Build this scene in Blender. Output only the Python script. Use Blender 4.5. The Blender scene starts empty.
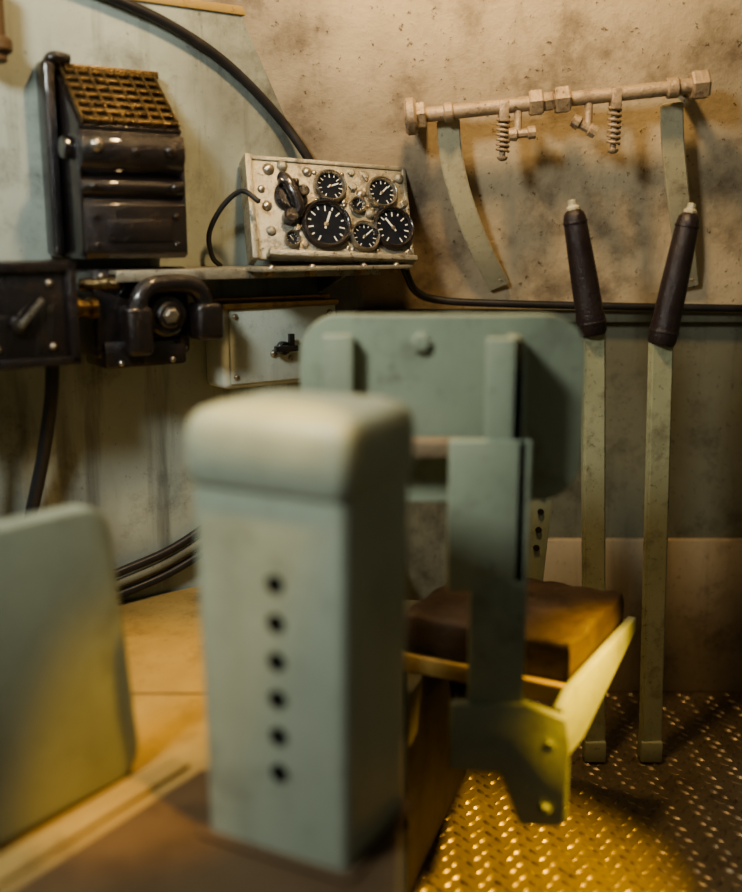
import bpy, bmesh, math, random
from math import *
from mathutils import Vector, Matrix, Euler
random.seed(4)
scene=bpy.context.scene
COL=scene.collection

# ------------------------------------------------------------ materials
def mat(name, base, dark=(.05,.035,.02), light=None, rough=.55, metal=0.0, grime=.5, gscale=4.0, speck=.3, sscale=60., bump=.25, spec=.5, coat=0.0, streak=0.0, big=0.0, sthr=.60):
    m=bpy.data.materials.new(name); m.use_nodes=True
    nt=m.node_tree; N=nt.nodes; L=nt.links
    b=N['Principled BSDF']
    tc=N.new('ShaderNodeTexCoord')
    def noise(scale,detail=8,rg=.6,dist=0,vec=None):
        n=N.new('ShaderNodeTexNoise'); n.inputs['Scale'].default_value=scale
        n.inputs['Detail'].default_value=detail; n.inputs['Roughness'].default_value=rg
        n.inputs['Distortion'].default_value=dist
        L.new(vec or tc.outputs['Object'],n.inputs['Vector']); return n
    def ramp(src,a,c,va=0,vb=1):
        r=N.new('ShaderNodeMapRange'); r.inputs['From Min'].default_value=a; r.inputs['From Max'].default_value=c
        r.inputs['To Min'].default_value=va; r.inputs['To Max'].default_value=vb
        L.new(src,r.inputs['Value']); return r.outputs['Result']
    def mix(fac,c1,c2):
        x=N.new('ShaderNodeMix'); x.data_type='RGBA'
        if isinstance(fac,(int,float)): x.inputs[0].default_value=fac
        else: L.new(fac,x.inputs[0])
        for i,c in ((6,c1),(7,c2)):
            if isinstance(c,tuple): x.inputs[i].default_value=(*c,1)
            else: L.new(c,x.inputs[i])
        return x.outputs[2]
    if light is None: light=tuple(min(1,c*1.15+.01) for c in base)
    n1=noise(gscale*.7,5); c=mix(ramp(n1.outputs['Fac'],.35,.65),base,light)
    n2=noise(gscale,12,.72,0); g=ramp(n2.outputs['Fac'],.52,.72,0,grime); c=mix(g,c,dark)
    if big>0:
        n5=noise(1.5,6,.55,0); c=mix(ramp(n5.outputs['Fac'],.48,.70,0,big),c,dark)
    if streak>0:
        mp=N.new('ShaderNodeMapping'); mp.inputs['Scale'].default_value=(1,1,.10); L.new(tc.outputs['Object'],mp.inputs['Vector'])
        n4=noise(22,8,.6,.2,mp.outputs['Vector']); c=mix(ramp(n4.outputs['Fac'],.54,.72,0,streak),c,dark)
    n3=noise(sscale,6,.7); s=ramp(n3.outputs['Fac'],sthr,sthr+.07,0,speck); c=mix(s,c,dark)
    L.new(c,b.inputs['Base Color'])
    b.inputs['Metallic'].default_value=metal
    L.new(ramp(n2.outputs['Fac'],.3,.7,rough-.08,min(1,rough+.15)),b.inputs['Roughness'])
    b.inputs['Specular IOR Level'].default_value=spec
    b.inputs['Coat Weight'].default_value=coat
    bp=N.new('ShaderNodeBump'); bp.inputs['Strength'].default_value=bump; bp.inputs['Distance'].default_value=.004
    L.new(n3.outputs['Fac'],bp.inputs['Height']); L.new(bp.outputs['Normal'],b.inputs['Normal'])
    return m
M_WALL=mat('wall_paint_greygreen',(.38,.42,.37),dark=(.06,.052,.042),grime=.75,gscale=4.5,speck=.5,sscale=85,rough=.48,streak=.5,big=.75,sthr=.62)
M_BOX=mat('box_paint_pale',(.50,.54,.47),dark=(.10,.085,.06),grime=.5,gscale=10,speck=.35,sscale=90,rough=.45,streak=.2,sthr=.62)
M_GLAC=mat('slope_paint_tan',(.54,.44,.30),dark=(.065,.04,.026),grime=.65,gscale=6,speck=.85,sscale=62,rough=.55,bump=.5,streak=.25,big=.75,sthr=.61)
M_BACK=mat('rear_paint_dark',(.16,.16,.115),dark=(.035,.028,.018),grime=.75,gscale=5.5,speck=.5,sscale=80,rough=.6,streak=.45,big=.5)
M_BACKL=mat('rear_lower_tan',(.36,.29,.19),dark=(.06,.04,.025),grime=.75,gscale=6,speck=.5,sscale=80,rough=.6,streak=.35,big=.3)  # lighter tan colour for the lower rear plate
M_GREEN=mat('green_grey_paint',(.295,.335,.25),dark=(.075,.06,.035),grime=.5,gscale=9,speck=.4,sscale=80,rough=.40,streak=.2)
M_GREEN2=mat('column_paint',(.325,.365,.29),dark=(.10,.085,.055),grime=.45,gscale=7,speck=.3,sscale=60,rough=.38,streak=.15)
M_LEVER=mat('lever_paint',(.35,.36,.24),dark=(.08,.055,.03),grime=.6,gscale=18,speck=.6,sscale=90,rough=.42)
M_STRAP=mat('strap_paint',(.40,.37,.26),dark=(.09,.06,.035),grime=.6,gscale=18,speck=.6,sscale=90,rough=.45)
M_PANEL=mat('panel_paint',(.34,.32,.26),dark=(.045,.03,.02),grime=.95,gscale=24,speck=.95,sscale=85,rough=.30,metal=.5,bump=.7)
M_BEIGE=mat('linkage_paint',(.36,.27,.18),dark=(.065,.04,.025),grime=.95,gscale=24,speck=.9,sscale=100,rough=.38,metal=.2,bump=.6)
M_OCHRE=mat('deck_paint_yellow_light',(.42,.30,.12),dark=(.09,.055,.025),grime=.65,gscale=8,speck=.5,sscale=70,rough=.42,big=.4)  # ochre base carries yellow light that falls on paler paint
M_FLOOR=mat('tread_metal',(.22,.17,.11),dark=(.045,.028,.017),grime=.65,gscale=8,speck=.4,sscale=60,rough=.36,metal=.55)
M_RUST=mat('dark_rust',(.12,.075,.038),dark=(.04,.022,.012),grime=.7,gscale=7,rough=.5,big=.3)
M_BASE=mat('dark_olive',(.085,.075,.04),dark=(.03,.02,.01),grime=.6,gscale=8,rough=.55)
M_BLACK=mat('black_enamel',(.013,.011,.012),dark=(.07,.038,.016),light=(.024,.018,.018),grime=.35,gscale=14,speck=.5,sscale=110,rough=.16,bump=.6,coat=.8)
M_BRASS_GLINT=mat('brass_and_glint',(.19,.13,.06),dark=(.012,.010,.009),grime=1.0,gscale=30,speck=.95,sscale=110,rough=.20,metal=.8,bump=.6,sthr=.55)  # brass fittings; on the black grille it paints golden glints
M_GRIP=mat('grip_leather',(.020,.012,.013),dark=(.06,.035,.02),grime=.3,gscale=20,speck=.3,sscale=150,rough=.28,bump=.5)
M_RUBBER=mat('cable_rubber',(.014,.014,.016),dark=(.06,.04,.03),grime=.3,gscale=12,rough=.38,bump=.1)
M_LEATHER=mat('seat_leather',(.045,.027,.017),dark=(.012,.007,.005),light=(.09,.056,.036),grime=.85,gscale=16,speck=.7,sscale=70,rough=.55,bump=.8)
M_GOLD=mat('worn_brass',(.38,.24,.09),dark=(.04,.025,.015),grime=.85,gscale=18,speck=.6,sscale=100,rough=.30,metal=.9)
M_STEEL=mat('worn_steel',(.40,.36,.30),dark=(.05,.038,.025),grime=.7,gscale=20,speck=.6,sscale=120,rough=.26,metal=.85)
M_DIAL=mat('dial_face',(.010,.012,.018),dark=(.02,.02,.02),grime=.1,gscale=20,speck=0,rough=.15,bump=0,coat=1.0)
M_WHITE=mat('dial_marks',(.70,.72,.70),dark=(.4,.4,.35),grime=.1,speck=0,rough=.5,bump=0)
M_HOLE=mat('hole_dark',(.02,.016,.012),grime=.2,rough=.7)

# ------------------------------------------------------------ mesh helpers
I=Matrix.Identity(4)
def finish(name,bm,m,smooth=35):
    bmesh.ops.recalc_face_normals(bm,faces=bm.faces[:])
    me=bpy.data.meshes.new(name); bm.to_mesh(me); bm.free()
    me.materials.append(m)
    for p in me.polygons: p.use_smooth=True
    me.set_sharp_from_angle(angle=radians(smooth))
    o=bpy.data.objects.new(name,me); COL.objects.link(o); return o
def box(name,lo,hi,m,T=I,bev=.003,seg=2):
    bm=bmesh.new(); bmesh.ops.create_cube(bm,size=1)
    lo=Vector(lo);hi=Vector(hi); c=(lo+hi)/2; s=hi-lo
    for v in bm.verts: v.co=Vector((v.co.x*s.x,v.co.y*s.y,v.co.z*s.z))+c
    if bev>0: bmesh.ops.bevel(bm,geom=bm.edges[:],offset=min(bev,min(s)*.45),segments=seg,profile=.5,affect='EDGES')
    bm.transform(T); return finish(name,bm,m)
def prism(name,poly,axis,a,b,m,T=I,bev=.003,seg=2):
    """extrude 2D polygon. axis 'x': poly=(y,z); 'y': poly=(x,z); 'z': poly=(x,y)"""
    bm=bmesh.new()
    def mk(p,h):
        return {'x':(h,p[0],p[1]),'y':(p[0],h,p[1]),'z':(p[0],p[1],h)}[axis]
    A=[bm.verts.new(mk(p,a)) for p in poly]; B=[bm.verts.new(mk(p,b)) for p in poly]
    bm.faces.new(A); bm.faces.new(B[::-1]); n=len(poly)
    for i in range(n): bm.faces.new((A[i],A[(i+1)%n],B[(i+1)%n],B[i]))
    bmesh.ops.recalc_face_normals(bm,faces=bm.faces[:])
    if bev>0:
        es=[e for e in bm.edges if len(e.link_faces)==2 and e.calc_face_angle(0)>radians(30)]
        bmesh.ops.bevel(bm,geom=es,offset=bev,segments=seg,profile=.5,affect='EDGES',clamp_overlap=True)
    bm.transform(T); return finish(name,bm,m)
def rrect(x0,z0,x1,z1,r,n=6):
    pts=[]
    for cx,cz,a0 in ((x1-r,z1-r,0),(x0+r,z1-r,90),(x0+r,z0+r,180),(x1-r,z0+r,270)):
        for i in range(n+1):
            a=radians(a0+90*i/n); pts.append((cx+r*cos(a),cz+r*sin(a)))
    return pts
def frame(p,d):
    d=Vector(d).normalized(); return Matrix.Translation(p)@d.to_track_quat('Z','Y').to_matrix().to_4x4()
def lathe(name,prof,m,T=I,seg=24,smooth=35):
    """profile of (r,h) along local z"""
    bm=bmesh.new(); rings=[]
    for r,h in prof:
        if r<1e-6: rings.append([bm.verts.new((0,0,h))])
        else: rings.append([bm.verts.new((r*cos(2*pi*i/seg),r*sin(2*pi*i/seg),h)) for i in range(seg)])
    for A,B in zip(rings,rings[1:]):
        for i in range(seg):
            j=(i+1)%seg
            if len(A)==1 and len(B)==1: continue
            if len(A)==1: bm.faces.new((A[0],B[i],B[j]))
            elif len(B)==1: bm.faces.new((A[i],A[j],B[0]))
            else: bm.faces.new((A[i],A[j],B[j],B[i]))
    if len(rings[0])>1: bm.faces.new(rings[0])
    if len(rings[-1])>1: bm.faces.new(rings[-1])
    bm.transform(T); return finish(name,bm,m,smooth)
def cyl(name,p0,p1,r,m,r2=None,seg=24,bev=.15,T=I):
    p0=Vector(p0);p1=Vector(p1); h=(p1-p0).length; r2=r if r2 is None else r2
    b=min(r,r2)*bev
    return lathe(name,[(0,0),(r-b,0),(r,b),(r2,h-b),(r2-b,h),(0,h)],m,T@frame(p0,p1-p0),seg)
def catmull(P,n):
    P=[Vector(p) for p in P]; P=[P[0]*2-P[1]]+P+[P[-1]*2-P[-2]]; out=[]
    for i in range(1,len(P)-2):
        for k in range(n):
            t=k/n; a,b,c,d=P[i-1:i+3]
            out.append(.5*((2*b)+(c-a)*t+(2*a-5*b+4*c-d)*t*t+(3*b-a-3*c+d)*t**3))
    out.append(P[-2]); return out
def sweep(name,pts,r,m,T=I,seg=10,n=8,smooth=True):
    P=catmull(pts,n) if smooth else [Vector(p) for p in pts]
    bm=bmesh.new(); rings=[]; up=None
    for i,p in enumerate(P):
        t=(P[min(i+1,len(P)-1)]-P[max(i-1,0)]).normalized()
        if up is None:
            up=t.orthogonal().normalized()
        up=(up-t*up.dot(t)).normalized(); w=t.cross(up)
        rings.append([bm.verts.new(p+(up*cos(2*pi*k/seg)+w*sin(2*pi*k/seg))*r) for k in range(seg)])
    for A,B in zip(rings,rings[1:]):
        for i in range(seg): bm.faces.new((A[i],A[(i+1)%seg],B[(i+1)%seg],B[i]))
    bm.faces.new(rings[0]); bm.faces.new(rings[-1]); bm.transform(T)
    return finish(name,bm,m,60)
def strap(name,pts,w,t,m,wdir=(1,0,0),n=8):
    """flat bar following pts: width w along wdir, thickness t"""
    P=catmull(pts,n); bm=bmesh.new(); rings=[]; W=Vector(wdir).normalized()
    for i,p in enumerate(P):
        tg=(P[min(i+1,len(P)-1)]-P[max(i-1,0)]).normalized(); nn=tg.cross(W).normalized(); ww=nn.cross(tg).normalized()
        rings.append([bm.verts.new(p+ww*a*w/2+nn*b*t/2) for a,b in ((-1,-1),(1,-1),(1,1),(-1,1))])
    for A,B in zip(rings,rings[1:]):
        for i in range(4): bm.faces.new((A[i],A[(i+1)%4],B[(i+1)%4],B[i]))
    bm.faces.new(rings[0]); bm.faces.new(rings[-1])
    bmesh.ops.recalc_face_normals(bm,faces=bm.faces[:])
    es=[e for e in bm.edges if e.calc_face_angle(0)>radians(40)]
    bmesh.ops.bevel(bm,geom=es,offset=t*.2,segments=2,affect='EDGES')
    return finish(name,bm,m)
def join(name,objs):
    bm=bmesh.new(); mats=[]
    for o in objs:
        base=len(bm.faces); bm.from_mesh(o.data); bm.faces.ensure_lookup_table()
        m=o.data.materials[0]
        if m not in mats: mats.append(m)
        for f in bm.faces[base:]: f.material_index=mats.index(m)
    me=bpy.data.meshes.new(name); bm.to_mesh(me); bm.free()
    for m in mats: me.materials.append(m)
    for o in objs: bpy.data.objects.remove(o)
    o=bpy.data.objects.new(name,me); COL.objects.link(o); return o
def group(name,parts):
    co=[o.matrix_world@Vector(c) for o in parts for c in o.bound_box]
    lo=Vector([min(c[i] for c in co) for i in range(3)]); hi=Vector([max(c[i] for c in co) for i in range(3)])
    e=bpy.data.objects.new(name,None); e.empty_display_size=.05; COL.objects.link(e)
    e.location=((lo.x+hi.x)/2,(lo.y+hi.y)/2,lo.z)
    for o in parts:
        o.parent=e; o.matrix_parent_inverse=Matrix.Translation(-e.location)
    return e
def bolt(name,p,d,r,m,T=I,h=None):
    h=h or r*.8
    return lathe(name,[(0,0),(r*1.35,0),(r*1.35,h*.25),(r,h*.3),(r,h),(r*.8,h*1.12),(0,h*1.15)],m,T@frame(p,d),6,20)
def rivet(name,p,d,r,m,T=I):
    return lathe(name,[(r,0),(r*.95,r*.3),(r*.7,r*.6),(r*.35,r*.75),(0,r*.8)],m,T@frame(p,d),12,60)

# ------------------------------------------------------------ room shell
WM=Matrix.Translation((-.148,2.17,0))@Matrix.Rotation(radians(35),4,'Z')   # local x along wall, -y into room
box('wall_left',(-1.35,0,0),(.16,.04,1.515),M_WALL,WM,bev=0)
box('trim_1',(-1.35,-.006,1.508),(.02,.06,1.525),M_OCHRE,WM,bev=.003)  # yellow light along the top edge put into the trim colour
def gy(z): return 2.27-.297*(z-.92)
prism('wall_front_slope',[(gy(.92),.92),(gy(1.8),1.8),(gy(1.8)+.04,1.8),(gy(.92)+.04,.92)],'x',-.50,1.15,M_GLAC,bev=0)
box('wall_back',(-.05,2.27,0),(1.15,2.31,.925),M_BACK,bev=0)
box('trim_2',(.30,2.252,0),(1.0,2.275,.385),M_BACKL,bev=.003)
box('trim_3',(-.1,2.245,.895),(1.0,2.28,.925),M_BACK,bev=.004)
box('wall_right',(1.0,.4,0),(1.04,2.27,1.6),M_BACK,bev=0)
box('floor',(-1.3,.2,-.04),(1.1,2.45,0),M_FLOOR,bev=0)
# diamond tread lugs
bm=bmesh.new()
p=.029; row=0; y=1.25
while y<2.24:
    x=.06+(p/2 if row%2 else 0)
    while x<.99:
        ang=radians(45 if (row+int(x/p))%2 else -45)+random.uniform(-.15,.15)
        L_=.0115*random.uniform(.85,1.1);W_=.0045;H_=.0040*random.uniform(.5,1.15); ca,sa=cos(ang),sin(ang)
        def q(a,b,z): return bm.verts.new((x+a*ca-b*sa,y+a*sa+b*ca,z))
        b0=[q(-L_,0,0),q(-L_*.4,-W_,0),q(L_*.4,-W_,0),q(L_,0,0),q(L_*.4,W_,0),q(-L_*.4,W_,0)]
        t0=q(-L_*.5,0,H_);t1=q(L_*.5,0,H_)
        bm.faces.new((b0[0],b0[1],t0));bm.faces.new((b0[1],b0[2],t1,t0));bm.faces.new((b0[2],b0[3],t1))
        bm.faces.new((b0[3],b0[4],t1));bm.faces.new((b0[4],b0[5],t0,t1));bm.faces.new((b0[5],b0[0],t0))
        x+=p
    y+=p*.62; row+=1
finish('floor_tread_pattern',bm,M_FLOOR,60)

# raised deck
deck=prism('deck',[(-.95,.7),(.00,.72),(.036,1.0),(.046,1.27),(.052,1.50),(.056,1.80),(.056,2.255),(-.02,2.255),(-.95,1.605)],'z',.001,.36,M_OCHRE,bev=.004)
seam=box('deck_seam_plate',(-.55,1.50,.357),(-.05,1.504,.3612),M_RUST,bev=0)
basep=prism('deck_dark_plate',[(-.42,.80),(-.005,.80),(.03,1.0),(.04,1.25),(-.05,1.28),(-.235,1.262),(-.42,.98)],'z',.3602,.3635,M_RUST,bev=0)  # thin dark brown plate over part of the deck
sidep=prism('deck_side_shade',[(-.005,.76),(.040,1.0),(.050,1.27),(.056,1.48),(.054,1.48),(.03,1.0),(-.01,.76)],'z',.001,.352,M_BASE,bev=0)  # dark sheet stands for shade on the deck side
group('floor_platform',[deck,seam,basep,sidep])

# ------------------------------------------------------------ pedestal column
CM=Matrix.Translation((-.024,1.010,0))@Matrix.Rotation(radians(-26.6),4,'Z')
wL,wR=.214,.182
def loft(polys,m,name,T,sm=35):
    bm=bmesh.new(); rings=[[bm.verts.new(p) for p in poly] for poly in polys]; n=len(rings[0])
    for A,B in zip(rings,rings[1:]):
        for i in range(n): bm.faces.new((A[i],A[(i+1)%n],B[(i+1)%n],B[i]))
    bm.faces.new(rings[0]); bm.faces.new(rings[-1]); bm.transform(T); return finish(name,bm,m,sm)
def ringrect(ins,r,z,n=10):
    return [(a,b,z) for a,b in rrect(-wL+ins,ins,-ins,wR-ins,r,n)]
body=loft([ringrect(.010,.012,.364),ringrect(.006,.012,.83)],M_GREEN2,'housing_body',CM)
cuts=[]
for i in range(6):
    z=.706-i*.0465
    cuts.append(cyl('cut',(-.097,-.03,z),(-.097,.035,z),.0120,M_HOLE,T=CM,seg=16,bev=.01))
cut=join('cut',cuts)
body.data.materials.append(M_HOLE)
md=body.modifiers.new('b','BOOLEAN'); md.operation='DIFFERENCE'; md.object=cut; md.solver='EXACT'
dg=bpy.context.evaluated_depsgraph_get(); me2=bpy.data.meshes.new_from_object(body.evaluated_get(dg))
body.modifiers.clear(); body.data=me2; bpy.data.objects.remove(cut)
me2.set_sharp_from_angle(angle=radians(7))
cap=loft([ringrect(.004,.018,.812),ringrect(0,.018,.818),ringrect(0,.018,.872),ringrect(.003,.020,.886),ringrect(.009,.024,.895),ringrect(.022,.028,.901),ringrect(.06,.019,.905)],M_GREEN2,'housing_cap',CM,50)
flange=prism('base_flange',rrect(-wL-.004,-.002,.004,wR+.004,.012),'z',.3640,.370,M_RUST,CM,bev=.002)
group('pedestal_housing',[body,cap,flange])

# ------------------------------------------------------------ left foreground slab (seat back) + rail
d=Vector((.545,.838,0)); ang=atan2(d.y,d.x)
SM0=Matrix.Translation((-.305,1.262,0))@Matrix.Rotation(ang,4,'Z')
SM=SM0@Matrix.Rotation(radians(-2),4,'X')
pts=rrect(-.50,.362,.0,.752,.045,8)
pts=[(x-(.024*(z-.37)/.38),z+.05*max(0,-x-.05)) for x,z in pts]
slab=prism('back_shell',pts,'y',0,.035,M_GREEN2,SM,bev=.008,seg=3)
group('seat_backrest',[slab])
r1=box('rail_flat',(-.50,-.040,.3642),(.035,-.004,.3690),M_OCHRE,SM0,bev=.0015)
group('deck_rail',[r1])

# ------------------------------------------------------------ driver seat
def curv(x): return 1.452+.35*(abs(x-.10)**2)*1.4
def shell(name,x0,z0,x1,z1,r,th,m,nx=28):
    bm=bmesh.new(); F=[];B=[]
    for i in range(nx+1):
        t=i/nx; x=x0+(x1-x0)*(.5-.5*cos(pi*t))
        e=min(x-x0,x1-x); dz=0
        if e<r: dz=r-sqrt(max(0,r*r-(r-e)**2))
        dz=min(dz,(z1-z0)/2-.002)
        col=[(x,(z0+dz)+((z1-dz)-(z0+dz))*k/8) for k in range(9)]
        F.append([bm.verts.new((x_,curv(x_),z_)) for x_,z_ in col])
        B.append([bm.verts.new((x_,curv(x_)+th,z_)) for x_,z_ in col])
    for S in (F,B):
        for i in range(nx):
            for k in range(8): bm.faces.new((S[i][k],S[i+1][k],S[i+1][k+1],S[i][k+1]))
    for i in range(nx):
        bm.faces.new((F[i][0],F[i+1][0],B[i+1][0],B[i][0])); bm.faces.new((F[i][8],F[i+1][8],B[i+1][8],B[i][8]))
    for k in range(8):
        bm.faces.new((F[0][k],F[0][k+1],B[0][k+1],B[0][k])); bm.faces.new((F[nx][k],F[nx][k+1],B[nx][k+1],B[nx][k]))
    bmesh.ops.recalc_face_normals(bm,faces=bm.faces[:])
    es=[e for e in bm.edges if len(e.link_faces)==2 and e.calc_face_angle(0)>radians(60)]
    bmesh.ops.bevel(bm,geom=es,offset=.008,segments=3,affect='EDGES',clamp_overlap=True)
    return finish(name,bm,m,50)
back=shell('backrest_shell',-.105,.695,.318,.974,.06,.034,M_GREEN)
bolts=[bolt('backrest_bolt',(.072,1.452,.935),(0,-1,0),.013,M_GREEN)]
bars=[box('back_bar_left',(-.070,1.425,.70),(-.026,1.453,.948),M_GREEN,bev=.004),
      box('back_bar_right',(.160,1.378,.78),(.214,1.400,.948),M_GREEN,bev=.003),
      box('back_bar_web',(.196,1.378,.78),(.214,1.452,.948),M_GREEN,bev=.003),
      box('bracket_plate',(.110,1.372,.582),(.222,1.392,.806),M_GREEN,bev=.004),
      box('bracket_side',(.204,1.372,.40),(.226,1.430,.806),M_GREEN,bev=.004),
      box('crossbar',(-.07,1.40,.775),(.13,1.43,.800),M_BEIGE,bev=.003),
      box('bar_drop_left',(-.070,1.405,.37),(-.030,1.43,.80),M_GREEN,bev=.003),
      box('post_lower',(.144,1.370,.36),(.226,1.392,.60),M_GREEN,bev=.003),
      prism('mount_flange',[(.118,.41),(.228,.41),(.289,.385),(.296,.34),(.297,.222),(.285,.21),(.225,.213),(.195,.30),(.118,.305)],'y',1.362,1.384,M_GREEN,bev=.003),
      box('mount_stub',(.14,1.38,.30),(.20,1.72,.345),M_BASE,bev=.003)]
for i,(x,z) in enumerate([(.265,.345),(.262,.24),(.165,.62)]):
    bars.append(bolt('flange_bolt_%d'%i,(x,1.362 if z<.41 else 1.371,z),(0,-1,0),.008,M_GREEN))
A=Vector((.305,1.44)); s=Vector((.52,.855)); w=Vector((-.895,.445))
PM=Matrix(((-w.x,s.x,0,A.x),(-w.y,s.y,0,A.y),(0,0,1,0),(0,0,0,1)))
pw,pd=.33,.325
pan=[box('pan_base',(-pw,0,.372),(0,pd,.382),M_GREEN,PM,bev=.002),
     box('pan_lip_near',(-pw,-.002,.372),(0,.010,.402),M_OCHRE,PM,bev=.003),  # ochre on near and far lips paints the yellow-lit pan rim
     box('pan_lip_far',(-pw,pd-.01,.372),(0,pd,.402),M_OCHRE,PM,bev=.003),
     box('pan_lip_left',(-pw,0,.372),(-pw+.01,pd,.402),M_GREEN,PM,bev=.003),
     prism('pan_side_arm',[(-.045,.29),(-.045,.385),(0,.403),(pd,.408),(pd,.380),(.06,.290)],'x',-.006,.010,M_GREEN,PM,bev=.003),
     prism('seat_shade_box',[(.06,1.48),(.068,1.49),(.20,1.885),(.06,1.90)],'z',.0045,.372,M_BASE,bev=.003)]  # dark box added in place of the shade under the seat
def cushion(name,lo,hi,m,T):
    bm=bmesh.new(); bmesh.ops.create_cube(bm,size=1)
    lo=Vector(lo);hi=Vector(hi);c=(lo+hi)/2;sz=hi-lo
    bmesh.ops.subdivide_edges(bm,edges=bm.edges[:],cuts=15,use_grid_fill=True)
    for v in bm.verts:
        x,y,z=v.co*2
        puff=(1-x**6)*(1-y**6)
        nz=z*(.84+.16*puff)+ (.07*sin(x*7+1)*cos(y*5)+.05*sin(x*17+y*11) if z>.9 else 0)
        rr=1-.03*(abs(z)**3)
        cx=x*rr*(1-.02*y**4); cy=y*rr*(1-.02*x**4)
        v.co=Vector((cx*sz.x/2,cy*sz.y/2,nz*sz.z/2))+c
    bm.transform(T); return finish(name,bm,m,70)
cush=cushion('cushion',(-.315,.035,.383),(-.008,.318,.460),M_LEATHER,PM)
group('driver_seat',[back]+bolts+bars+pan+[cush])

# perforated strut
pb=prism('strut_plate',[(.262,.0045),(.315,.0045),(.360,.62),(.32,.68),(.305,.62)],'y',1.90,1.91,M_GREEN,bev=.002)
pl=[pb]+[cyl('strut_hole_%d'%i,(.328+i*.003,1.896,.48+i*.037),(.328+i*.003,1.902,.48+i*.037),.006,M_HOLE,bev=.01) for i in range(5)]
group('perforated_strut',pl)

# ------------------------------------------------------------ steering levers
def lever(name,top,mid,low,y):
    T=Vector((top[0],y,top[1])); Mi=Vector((mid[0],y,mid[1])); Lo=Vector((low[0],y,low[1]))
    ax=(T-Mi); h=ax.length; F=frame(Mi,ax)
    grip=lathe('grip',[(0,0),(.024,0),(.027,.006),(.028,h*.12),(.0265,h*.2),(.0255,h*.45),(.0235,h*.7),(.0215,h*.92),(.019,h*.97),(.012,h),(0,h)],M_GRIP,F,24,50)
    rings=[lathe('grip_band_%d'%i,[(r+.0005,h*t-.003),(r+.0018,h*t),(r+.0005,h*t+.003)],M_GRIP,F,24,50) for i,(t,r) in enumerate([(.10,.0275),(.90,.0217)])]
    tip=lathe('grip_tip',[(0,h-.004),(.013,h-.004),(.013,h+.004),(.008,h+.008),(.008,h+.017),(0,h+.019)],M_STRAP,F,8,30)
    dd=(Mi-Lo).normalized()
    shaft=strap('shaft',[Lo,Lo.lerp(Mi,.35),Lo.lerp(Mi,.7),Mi+dd*.012],.046,.020,M_LEVER,wdir=(1,.15,0),n=3)
    foot=box('pivot_foot',(low[0]-.022,y-.018,.0045),(low[0]+.022,y+.018,.05),M_LEVER)
    return group(name,[grip,tip,shaft,foot]+rings)
lever('steering_lever',(.600,1.128),(.560,.880),(.588,.03),1.93)
lever('steering_lever.001',(.380,1.134),(.428,.899),(.470,.03),1.93)

# ------------------------------------------------------------ linkage rod
a=Vector((.085,2.08,1.318)); b=Vector((.655,2.045,1.374)); D=(b-a).normalized()
parts=[cyl('rod',a,b,.0145,M_BEIGE)]
def at(px0): return a.lerp(b,px0)
def hexn(name,t,r,l):
    c=at(t); return lathe(name,[(0,-l/2),(r*.9,-l/2),(r,-l*.38),(r,l*.38),(r*.9,l/2),(0,l/2)],M_BEIGE,frame(c,D),6,20)
parts+=[hexn('coupling_nut_1',.42,.026,.028),hexn('coupling_nut_2',.51,.027,.030),hexn('coupling_nut_3',.02,.027,.025),hexn('coupling_nut_4',.97,.029,.034),hexn('coupling_nut_5',.455,.019,.03)]
parts.append(cyl('end_flange',a-D*.018,a+D*.006,.036,M_BEIGE))
parts.append(cyl('collar_1',at(.88)-D*.012,at(.88)+D*.012,.020,M_BEIGE))
parts.append(cyl('collar_2',at(.12)-D*.010,at(.12)+D*.010,.019,M_BEIGE))
for i,t in enumerate((.03,.95)):
    c=at(t); parts.append(cyl('standoff_%d'%i,c+Vector((0,.01,0)),(c.x,gy(c.z)-.001,c.z+.01),.013,M_BEIGE))
def spring(name,p,l,r):
    n=7; pts=[]
    for i in range(n*12+1):
        a_=2*pi*i/12; pts.append(Vector((p[0]+r*cos(a_),p[1]+r*sin(a_),p[2]-.02-l*i/(n*12))))
    s_=sweep(name,pts,.003,M_BEIGE,smooth=False,seg=6)
    return [s_,cyl(name+'_core',(p[0],p[1],p[2]),(p[0],p[1],p[2]-l-.035),.006,M_BEIGE,seg=10),rivet(name+'_end',(p[0],p[1],p[2]-l-.03),(0,0,-1),.011,M_BEIGE)]
parts+=spring('spring_1',tuple(at(.31)),.066,.0115)+spring('spring_2',tuple(at(.69)),.074,.0115)
parts+=[box('spring_clevis_1',tuple(at(.31)+Vector((-.010,-.016,-.03))),tuple(at(.31)+Vector((.010,.014,.010))),M_BEIGE),
        box('spring_clevis_2',tuple(at(.69)+Vector((-.010,-.016,-.03))),tuple(at(.69)+Vector((.010,.014,.010))),M_BEIGE)]
for i,t in enumerate((.36,.60)):
    c=at(t)
    parts.append(cyl('grease_fitting_%d'%i,c,c+Vector((0,-.005,-.055)),.008,M_BEIGE,seg=12))
    parts.append(lathe('grease_elbow_%d'%i,[(0,-.028),(.012,-.026),(.014,-.012),(.009,-.008),(.009,.01),(.013,.012),(.013,.026),(0,.028)],M_BEIGE,frame(c+Vector((.008 if i==0 else -.008,-.005,-.055)),(1,0,.1 if i==0 else -.5)),10,30))
group('linkage_rod',parts)
def hang(name,x0,z0,x1,z1,w_,st,ex):
    P=[]
    for t in (0,.2,.4,.6,.8,1):
        z=z0+(z1-z0)*t; x=x0+(x1-x0)*(t**ex); P.append((x,gy(z)-.018-st*sin(pi*min(1,t*1.05))-.03*(1-t),z))
    P[-1]=(x1,gy(z1)-.008,z1)
    o=strap('strap_bar',P,w_,.012,M_STRAP)
    f=bolt('strap_bolt',(x1,gy(z1+.02)-.014,z1+.02),(0,-1,0),.007,M_BEIGE)
    return group(name,[o,f])
hang('support_strap',.155,1.315,.285,.975,.046,.014,1.7)
hang('support_strap.001',.600,1.345,.705,.975,.045,.014,1.3)

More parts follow.
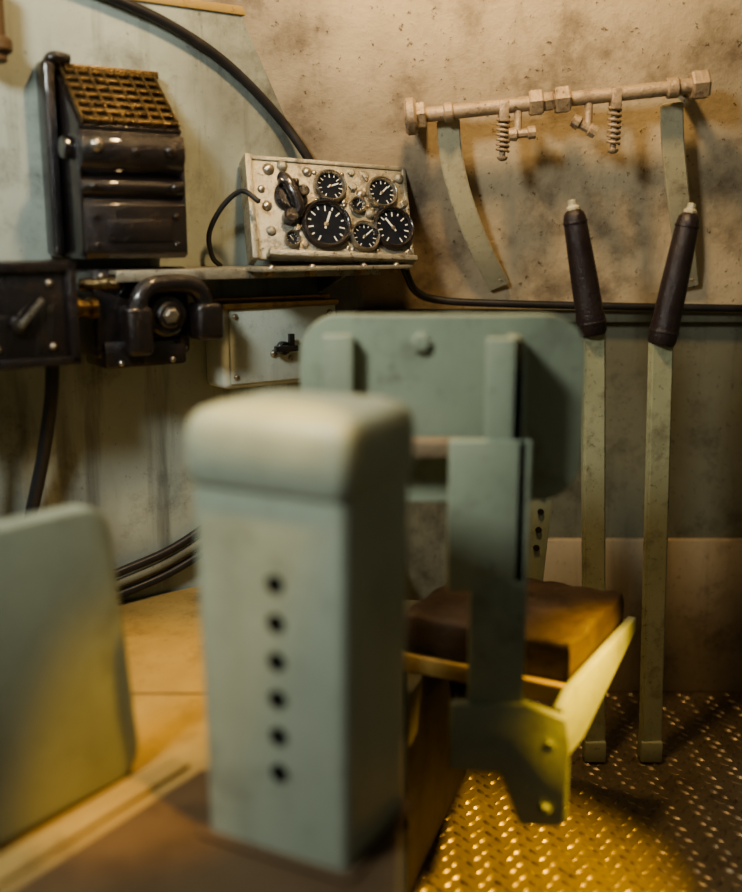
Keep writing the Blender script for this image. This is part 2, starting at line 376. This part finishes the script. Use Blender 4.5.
# ------------------------------------------------------------ instrument panel
IM=Matrix.Translation((-.066,2.045,1.034))@Matrix.Rotation(radians(22),4,'Z')@Matrix.Rotation(radians(2.6),4,'Y')@Matrix.Rotation(radians(-21),4,'X')
pp=[prism('panel_plate',rrect(-.168,0,.168,.212,.008,4),'y',0,.010,M_PANEL,IM,bev=.002),
    box('panel_frame_left',(-.180,-.012,-.002),(-.166,.035,.214),M_PANEL,IM,bev=.003),
    box('panel_frame_top',(-.17,-.004,.205),(.168,.035,.215),M_PANEL,IM,bev=.003),
    box('panel_frame_right',(.160,-.004,-.0),(.170,.035,.212),M_PANEL,IM,bev=.003),
    box('panel_foot',(-.15,-.028,-.0),(.165,.002,.012),M_PANEL,IM,bev=.003)]
def gauge(nm,px,pz,r):
    G=IM@frame((px,0,pz),(0,-1,0))
    o=[lathe(nm+'_bezel',[(r*1.12,0),(r*1.16,.004),(r*1.12,.012),(r*1.0,.016),(r*.92,.014),(r*.88,.006)],M_BLACK if r>.035 else M_STEEL,G,32,60),
       lathe(nm+'_dial',[(0,.004),(r*.92,.004),(r*.92,.0062),(0,.0062)],M_DIAL,G,32)]
    for k in range(13):
        an=radians(-150+25*k); l=.24 if k%2==0 else .14
        T=G@Matrix.Rotation(an,4,'Z')
        o.append(box(nm+'_tick_%d'%k,(-r*.03,r*(.84-l),.0060),(r*.03,r*.84,.0068),M_WHITE,T,bev=0))
    an=radians(random.uniform(-70,60)); T=G@Matrix.Rotation(an,4,'Z')
    o.append(box(nm+'_needle',(-r*.045,-r*.2,.0068),(r*.045,r*.62,.0076),M_WHITE,T,bev=0))
    o.append(lathe(nm+'_hub',[(0,.0065),(r*.12,.0065),(r*.10,.009),(0,.0095)],M_STEEL,G,12))
    if r>.02:
      for k in range(4):
        q=radians(45+90*k); o.append(rivet(nm+'_screw_%d'%k,(px+r*1.36*cos(q),0,pz+r*1.36*sin(q)),(0,-1,0),.0055,M_STEEL,IM))
    return [join(nm,o)]
S_=.00225
def pc(u,v): return (u*S_, .106+v*.00215)
for nm,u,v,r in (('gauge_1',-2,24,.031),('gauge_2',48,21,.031),('gauge_3',-9,-14,.047),('gauge_4',56,-14,.041),('gauge_5',27,-24,.029),('gauge_6',23,7,.015),('gauge_7',-42,-30,.015)):
    x,z=pc(u,v); pp+=gauge(nm,x,z,r)
for i,(u,v,r) in enumerate([(20,26,.010),(28,19,.009),(35,0,.010),(-30,-34,.007),(-60,-22,.009),(-22,38,.009),(20,40,.008),(-58,38,.011),(68,38,.010),(70,12,.009),(-28,-42,.008),(5,-43,.007),(60,-43,.009),(-62,2,.009),(-45,42,.010),(-36,-18,.008),(42,-42,.009),(-66,18,.007),(34,38,.008),(11,10,.007),(14,-41,.007),(70,-38,.008),(-60,-42,.009)]):
    x,z=pc(u,v); pp.append((rivet if i%3 else bolt)('panel_screw_%d'%i,(x,0,z),(0,-1,0),r*(1.15 if i%3 else .9),M_STEEL if i%2 else M_PANEL,IM))
x,z=pc(-40,12)
pp.append(lathe('switch_base',[(0,0),(.034,0),(.034,.006),(.026,.014),(0,.014)],M_BLACK,IM@frame((x,0,z),(0,-1,0)),24))
pp.append(sweep('switch_handle',[(x-.020,-.012,z+.036),(x-.012,-.020,z+.028),(x,-.024,z),(x+.010,-.020,z-.028),(x+.004,-.012,z-.042)],.012,M_BLACK,IM,12))
pp.append(box('switch_blade',(x-.028,-.028,z+.016),(x+.014,-.008,z+.030),M_BLACK,IM,bev=.004))
pp.append(cyl('switch_knob',(x-.008,-.002,z-.046),(x-.008,-.026,z-.046),.015,M_BLACK,T=IM))
pp.append(cyl('switch_button',(x+.024,-.002,z+.008),(x+.024,-.022,z+.008),.012,M_BLACK,T=IM))
group('instrument_panel',pp)

# shelf along wall
sh=[box('shelf_plate',(-.47,-.150,1.018),(.10,-.001,1.026),M_PANEL,WM,bev=.002),
    box('shelf_lip',(-.47,-.152,1.006),(.10,-.146,1.026),M_PANEL,WM,bev=.002),
    box('shelf_front_plate',(-.215,-.215,1.020),(.135,-.10,1.0275),M_PANEL,WM,bev=.002),
    prism('shelf_gusset_1',[(-.001,1.018),(-.14,1.018),(-.001,.965)],'x',-.28,-.272,M_PANEL,WM,bev=.001),
    prism('shelf_gusset_2',[(-.001,1.018),(-.14,1.018),(-.001,.965)],'x',.04,.048,M_PANEL,WM,bev=.001)]
for i,x in enumerate((-.19,-.10,.10,.02)):
    sh.append(rivet('shelf_bolt_%d'%i,(x,-.205,1.0275),(0,0,1),.007,M_STEEL,WM))
    sh.append(bolt('shelf_nut_%d'%i,(x,-.195,1.020),(0,0,-1),.010,M_GOLD,WM))
group('wall_shelf',sh)

# ------------------------------------------------------------ junction box below shelf
jb=[box('box_body',(-.235,-.085,.785),(.035,-.001,.955),M_BOX,WM,bev=.012,seg=3),
    box('box_lid_rim',(-.222,-.092,.795),(.02,-.082,.945),M_BOX,WM,bev=.004),
    cyl('latch_boss',(-.105,-.088,.862),(-.105,-.105,.862),.014,M_BLACK,T=WM),
    box('latch_bar',(-.132,-.118,.856),(-.080,-.104,.869),M_BLACK,WM,bev=.003),
    box('latch_arm',(-.100,-.116,.868),(-.088,-.106,.892),M_BLACK,WM,bev=.002),
    rivet('latch_pin_1',(-.125,-.092,.852),(0,-1,0),.008,M_STEEL,WM),rivet('latch_pin_2',(-.085,-.092,.84),(0,-1,0),.006,M_STEEL,WM),
    box('box_strap',(-.24,-.05,.955),(.04,-.03,.965),M_GOLD,WM),
    box('hinge_bar',(-.24,-.10,.945),(.03,-.085,.957),M_GOLD,WM,bev=.004)]
for i in range(4): jb.append(rivet('box_rivet_%d'%i,((-.21,.01,-.21,.01)[i],-.092,(.93,.93,.81,.81)[i]),(0,-1,0),.006,M_STEEL,WM))
group('junction_box',jb)

# ------------------------------------------------------------ radio unit on wall
x0,x1=-.515,-.325
prof=[(-.001,1.045),(-.001,1.375),(-.018,1.375),(-.130,1.270)]
for k in range(9):
    t=radians(60+(-60-75)*k/8); prof.append((-.108-.034*cos(t),1.230+.038*sin(t)))
prof+=[(-.112,1.188)]
for k in range(5):
    t=radians(50-100*k/4); prof.append((-.118-.016*cos(t),1.170+.016*sin(t)))
prof+=[(-.120,1.150),(-.132,1.140),(-.136,1.060),(-.128,1.046)]
ra=[prism('case',prof,'x',x0,x1,M_BLACK,WM,bev=.003)]
ra.append(box('side_rail',(x0-.028,-.05,1.05),(x0-.006,-.001,1.385),M_BLACK,WM,bev=.008,seg=3))
ra.append(sweep('side_rail_hook',[(x0-.017,-.03,1.37),(x0-.010,-.045,1.388),(x0+.02,-.04,1.388)],.010,M_BLACK,WM))
ra.append(box('top_rail',(x0-.005,-.030,1.370),(x1+.004,-.001,1.384),M_BRASS_GLINT,WM,bev=.003))
TA=atan2(.105,.112)
for k in range(7):
    t=(k+.5)/7; y=-.018-.112*t; z=1.375-.105*t
    ra.append(box('vent_slat_%d'%k,(x0+.006,-.0052,-.002),(x1-.006,.0052,.010),M_BRASS_GLINT,WM@Matrix.Translation((0,y,z))@Matrix.Rotation(TA,4,'X'),bev=.002))  # golden glints on black slats put into the colour
for k in range(8):
    x=x0+.008+(x1-x0-.016)*k/7
    ra.append(box('vent_rib_%d'%k,(x-.0025,-.076,-.002),(x+.0025,.076,.012),M_BRASS_GLINT,WM@Matrix.Translation((0,-.074,1.3225))@Matrix.Rotation(TA,4,'X'),bev=.002))
for i,(x,y,z,r) in enumerate([(x0+.025,-.141,1.238,.013),(x1-.03,-.141,1.233,.012),((x0+x1)/2,-.141,1.230,.008),(x0+.02,-.134,1.17,.008),(x1-.02,-.134,1.17,.008),(x0+.02,-.135,1.12,.006),(x1-.02,-.135,1.12,.006),(x0+.02,-.135,1.07,.006),(x1-.02,-.135,1.07,.006)]):
    ra.append(rivet('case_screw_%d'%i,(x,y,z),(0,-1,0),r,M_BLACK if i>0 else M_STEEL,WM))
ra.append(box('name_plate',(x0+.04,-.1385,1.075),(x1-.03,-.133,1.115),M_BLACK,WM))
for k in (0,1): ra.append(box('end_cheek_%d'%k,((x0-.004,x1-.003)[k],-.128,1.05),((x0+.003,x1+.004)[k],-.005,1.26),M_BLACK,WM,bev=.003))
ra.append(cyl('side_knob',(x0-.02,-.095,1.235),(x0+.01,-.095,1.235),.020,M_BLACK,T=WM))
group('radio_set',ra)

# ------------------------------------------------------------ intercom unit under the radio
ic=[box('unit_body',(-.50,-.115,.868),(-.315,-.001,1.030),M_BLACK,WM,bev=.010,seg=3),
    box('unit_lower',(-.49,-.128,.850),(-.33,-.02,.90),M_BLACK,WM,bev=.008),
    cyl('dial_boss',(-.375,-.110,.945),(-.375,-.150,.945),.040,M_BLACK,T=WM),
    cyl('dial_cap',(-.375,-.150,.945),(-.375,-.162,.945),.024,M_BLACK,T=WM),
    bolt('dial_nut',(-.375,-.161,.945),(0,-1,0),.012,M_STEEL,WM),
    sweep('handset_arc',[(-.437,-.150,.885),(-.438,-.155,.93),(-.432,-.155,.975),(-.405,-.152,.998),(-.345,-.150,1.000),(-.310,-.150,.985),(-.296,-.150,.945)],.018,M_BLACK,WM,14),
    box('handset_ear',(-.462,-.175,.875),(-.412,-.12,.965),M_BLACK,WM,bev=.012,seg=3),
    box('handset_mouth',(-.328,-.175,.895),(-.272,-.12,.965),M_BLACK,WM,bev=.012,seg=3),
    lathe('cable_gland',[(0,0),(.020,0),(.020,.012),(.016,.016),(.016,.03),(.021,.034),(.021,.05),(0,.052)],M_BRASS_GLINT,WM@frame((-.50,-.115,.96),(-1,-.15,.05)),14,30),
    cyl('spindle',(-.515,-.09,1.0),(-.455,-.135,1.005),.012,M_BRASS_GLINT,T=WM)]
for i,(x,z) in enumerate([(-.485,1.015),(-.33,1.015),(-.485,.88),(-.33,.88),(-.46,.86),(-.36,.86)]):
    ic.append(rivet('unit_screw_%d'%i,(x,-.116 if z>.87 else -.128,z),(0,-1,0),.006,M_STEEL,WM))
group('intercom_unit',ic)
sb=[box('box_body',(-.80,-.185,.880),(-.560,-.06,1.040),M_BLACK,WM,bev=.006),
    box('box_frame_top',(-.80,-.195,1.028),(-.555,-.06,1.046),M_BLACK,WM,bev=.003),
    box('box_frame_side',(-.572,-.195,.875),(-.555,-.06,1.046),M_BLACK,WM,bev=.003),
    box('box_frame_bottom',(-.80,-.195,.872),(-.555,-.06,.888),M_BLACK,WM,bev=.003),
    box('wall_mount',(-.72,-.06,.92),(-.62,-.001,1.0),M_BLACK,WM),
    cyl('pointer_hub',(-.655,-.185,.945),(-.655,-.200,.945),.014,M_BLACK,T=WM),
    box('pointer_lever',(-.005,-.206,-.006),(.055,-.198,.003),M_STEEL,WM@Matrix.Translation((-.655,0,.945))@Matrix.Rotation(radians(-48),4,'Y'),bev=.002),
    box('link_arm',(-.56,-.11,.955),(-.50,-.08,.975),M_STEEL,WM)]
for i,(x,z) in enumerate([(-.60,1.01),(-.60,.905),(-.69,1.01),(-.69,.905)]): sb.append(rivet('box_screw_%d'%i,(x,-.186,z),(0,-1,0),.006,M_STEEL,WM))
group('switch_box',sb)
group('pipe_fitting',[cyl('fitting_body',(-.625,-.05,1.37),(-.625,-.05,1.50),.022,M_RUST,T=WM),cyl('fitting_collar',(-.625,-.05,1.385),(-.625,-.05,1.41),.032,M_RUST,T=WM),
   cyl('fitting_stub',(-.625,-.05,1.44),(-.625,-.001,1.44),.014,M_RUST,T=WM)])

# ------------------------------------------------------------ cables
def wp(s_,n_,z_): return WM@Vector((s_,-n_,z_))
sweep('power_cable',[wp(-.62,.02,1.56),wp(-.50,.02,1.53),wp(-.40,.018,1.505),wp(-.30,.016,1.475),wp(-.20,.014,1.43),wp(-.12,.014,1.375),wp(-.05,.018,1.31),(-.135,2.138,1.25),(-.10,2.165,1.19)],.0095,M_RUBBER,seg=12)
sweep('rear_cable',[(.03,2.17,1.10),(.07,2.19,1.02),(.10,2.215,.965),(.16,2.225,.945),(.30,2.228,.938),(.55,2.228,.932),(.80,2.228,.928),(.99,2.228,.925)],.0085,M_RUBBER,seg=12)
sweep('panel_cable',[(-.215,1.975,1.15),(-.25,1.99,1.17),(-.29,2.0,1.14),(-.318,2.01,1.09),(-.315,2.02,1.045),(-.30,2.03,1.026)],.005,M_RUBBER)
sweep('hanging_cable',[wp(-.575,.10,.875),wp(-.58,.09,.80),wp(-.59,.06,.70),wp(-.61,.04,.60),wp(-.635,.03,.50),wp(-.65,.03,.37)],.012,M_RUBBER)
sweep('thin_hose',[wp(-.70,.10,.875),wp(-.695,.08,.75),wp(-.70,.06,.62),wp(-.71,.04,.50),wp(-.73,.07,.37)],.008,M_OCHRE)
hs=[]
for k in range(3):
    hs.append(sweep('hose_%d'%k,[wp(-.56,.03+.005*k,.375+.02*k),wp(-.45,.025,.385+.023*k),wp(-.33,.02,.41+.024*k),wp(-.22,.02,.46+.026*k),wp(-.15,.02,.52+.028*k),wp(-.05,.02,.55+.03*k)],.009,M_RUBBER if k!=1 else M_BACK))
group('hose_bundle',hs)

# ------------------------------------------------------------ lights
def area(name,loc,tgt,size,power,col):
    l=bpy.data.lights.new(name,'AREA'); l.energy=power; l.size=size; l.color=col
    o=bpy.data.objects.new(name,l); COL.objects.link(o); o.location=loc
    o.rotation_euler=(Vector(tgt)-Vector(loc)).to_track_quat('-Z','Y').to_euler(); return o
def spot(name,loc,tgt,ang,power,col,rad=.02,blend=.4):
    l=bpy.data.lights.new(name,'SPOT'); l.energy=power; l.spot_size=radians(ang); l.spot_blend=blend; l.color=col; l.shadow_soft_size=rad
    o=bpy.data.objects.new(name,l); COL.objects.link(o); o.location=loc
    o.rotation_euler=(Vector(tgt)-Vector(loc)).to_track_quat('-Z','Y').to_euler(); return o
area('cool_left_light',(-.75,.45,1.9),(-.2,1.7,.95),.28,21,(.92,.98,.93))  # cool area light from upper left, source unseen
area('warm_overhead_light',(.08,1.48,2.05),(.25,2.1,1.42),.12,14,(1.0,.68,.33))
spot('yellow_floor_lamp',(.92,1.34,1.0),(.24,1.53,.06),34,190,(1.0,.60,.06),blend=.8)
spot('yellow_deck_lamp',(-.05,1.45,2.0),(-.42,1.52,.36),24,85,(1.0,.57,.06),blend=.8)
spot('yellow_rail_lamp',(.15,.75,1.75),(-.30,1.20,.38),15,75,(1.0,.55,.06),blend=.8)
spot('grille_glint_fill',(-.05,1.75,1.95),(-.47,1.86,1.34),14,6,(1.0,.66,.30),blend=.8)  # added unseen spot that puts glints on the radio grille
w=bpy.data.worlds.new('world'); scene.world=w; w.use_nodes=True
w.node_tree.nodes['Background'].inputs[0].default_value=(.66,.64,.57,1); w.node_tree.nodes['Background'].inputs[1].default_value=.10
scene.view_settings.look='AgX - Medium High Contrast'
scene.view_settings.exposure=.12

# ------------------------------------------------------------ camera
cam=bpy.data.cameras.new('camera'); co=bpy.data.objects.new('camera',cam); COL.objects.link(co)
co.location=(0,0,1.09); co.rotation_euler=(radians(78),0,0)
cam.lens=36*1000/892; cam.sensor_width=36; cam.sensor_fit='AUTO'; cam.clip_start=.02
cam.dof.use_dof=True; cam.dof.focus_distance=2.05; cam.dof.aperture_fstop=1.0
scene.camera=co
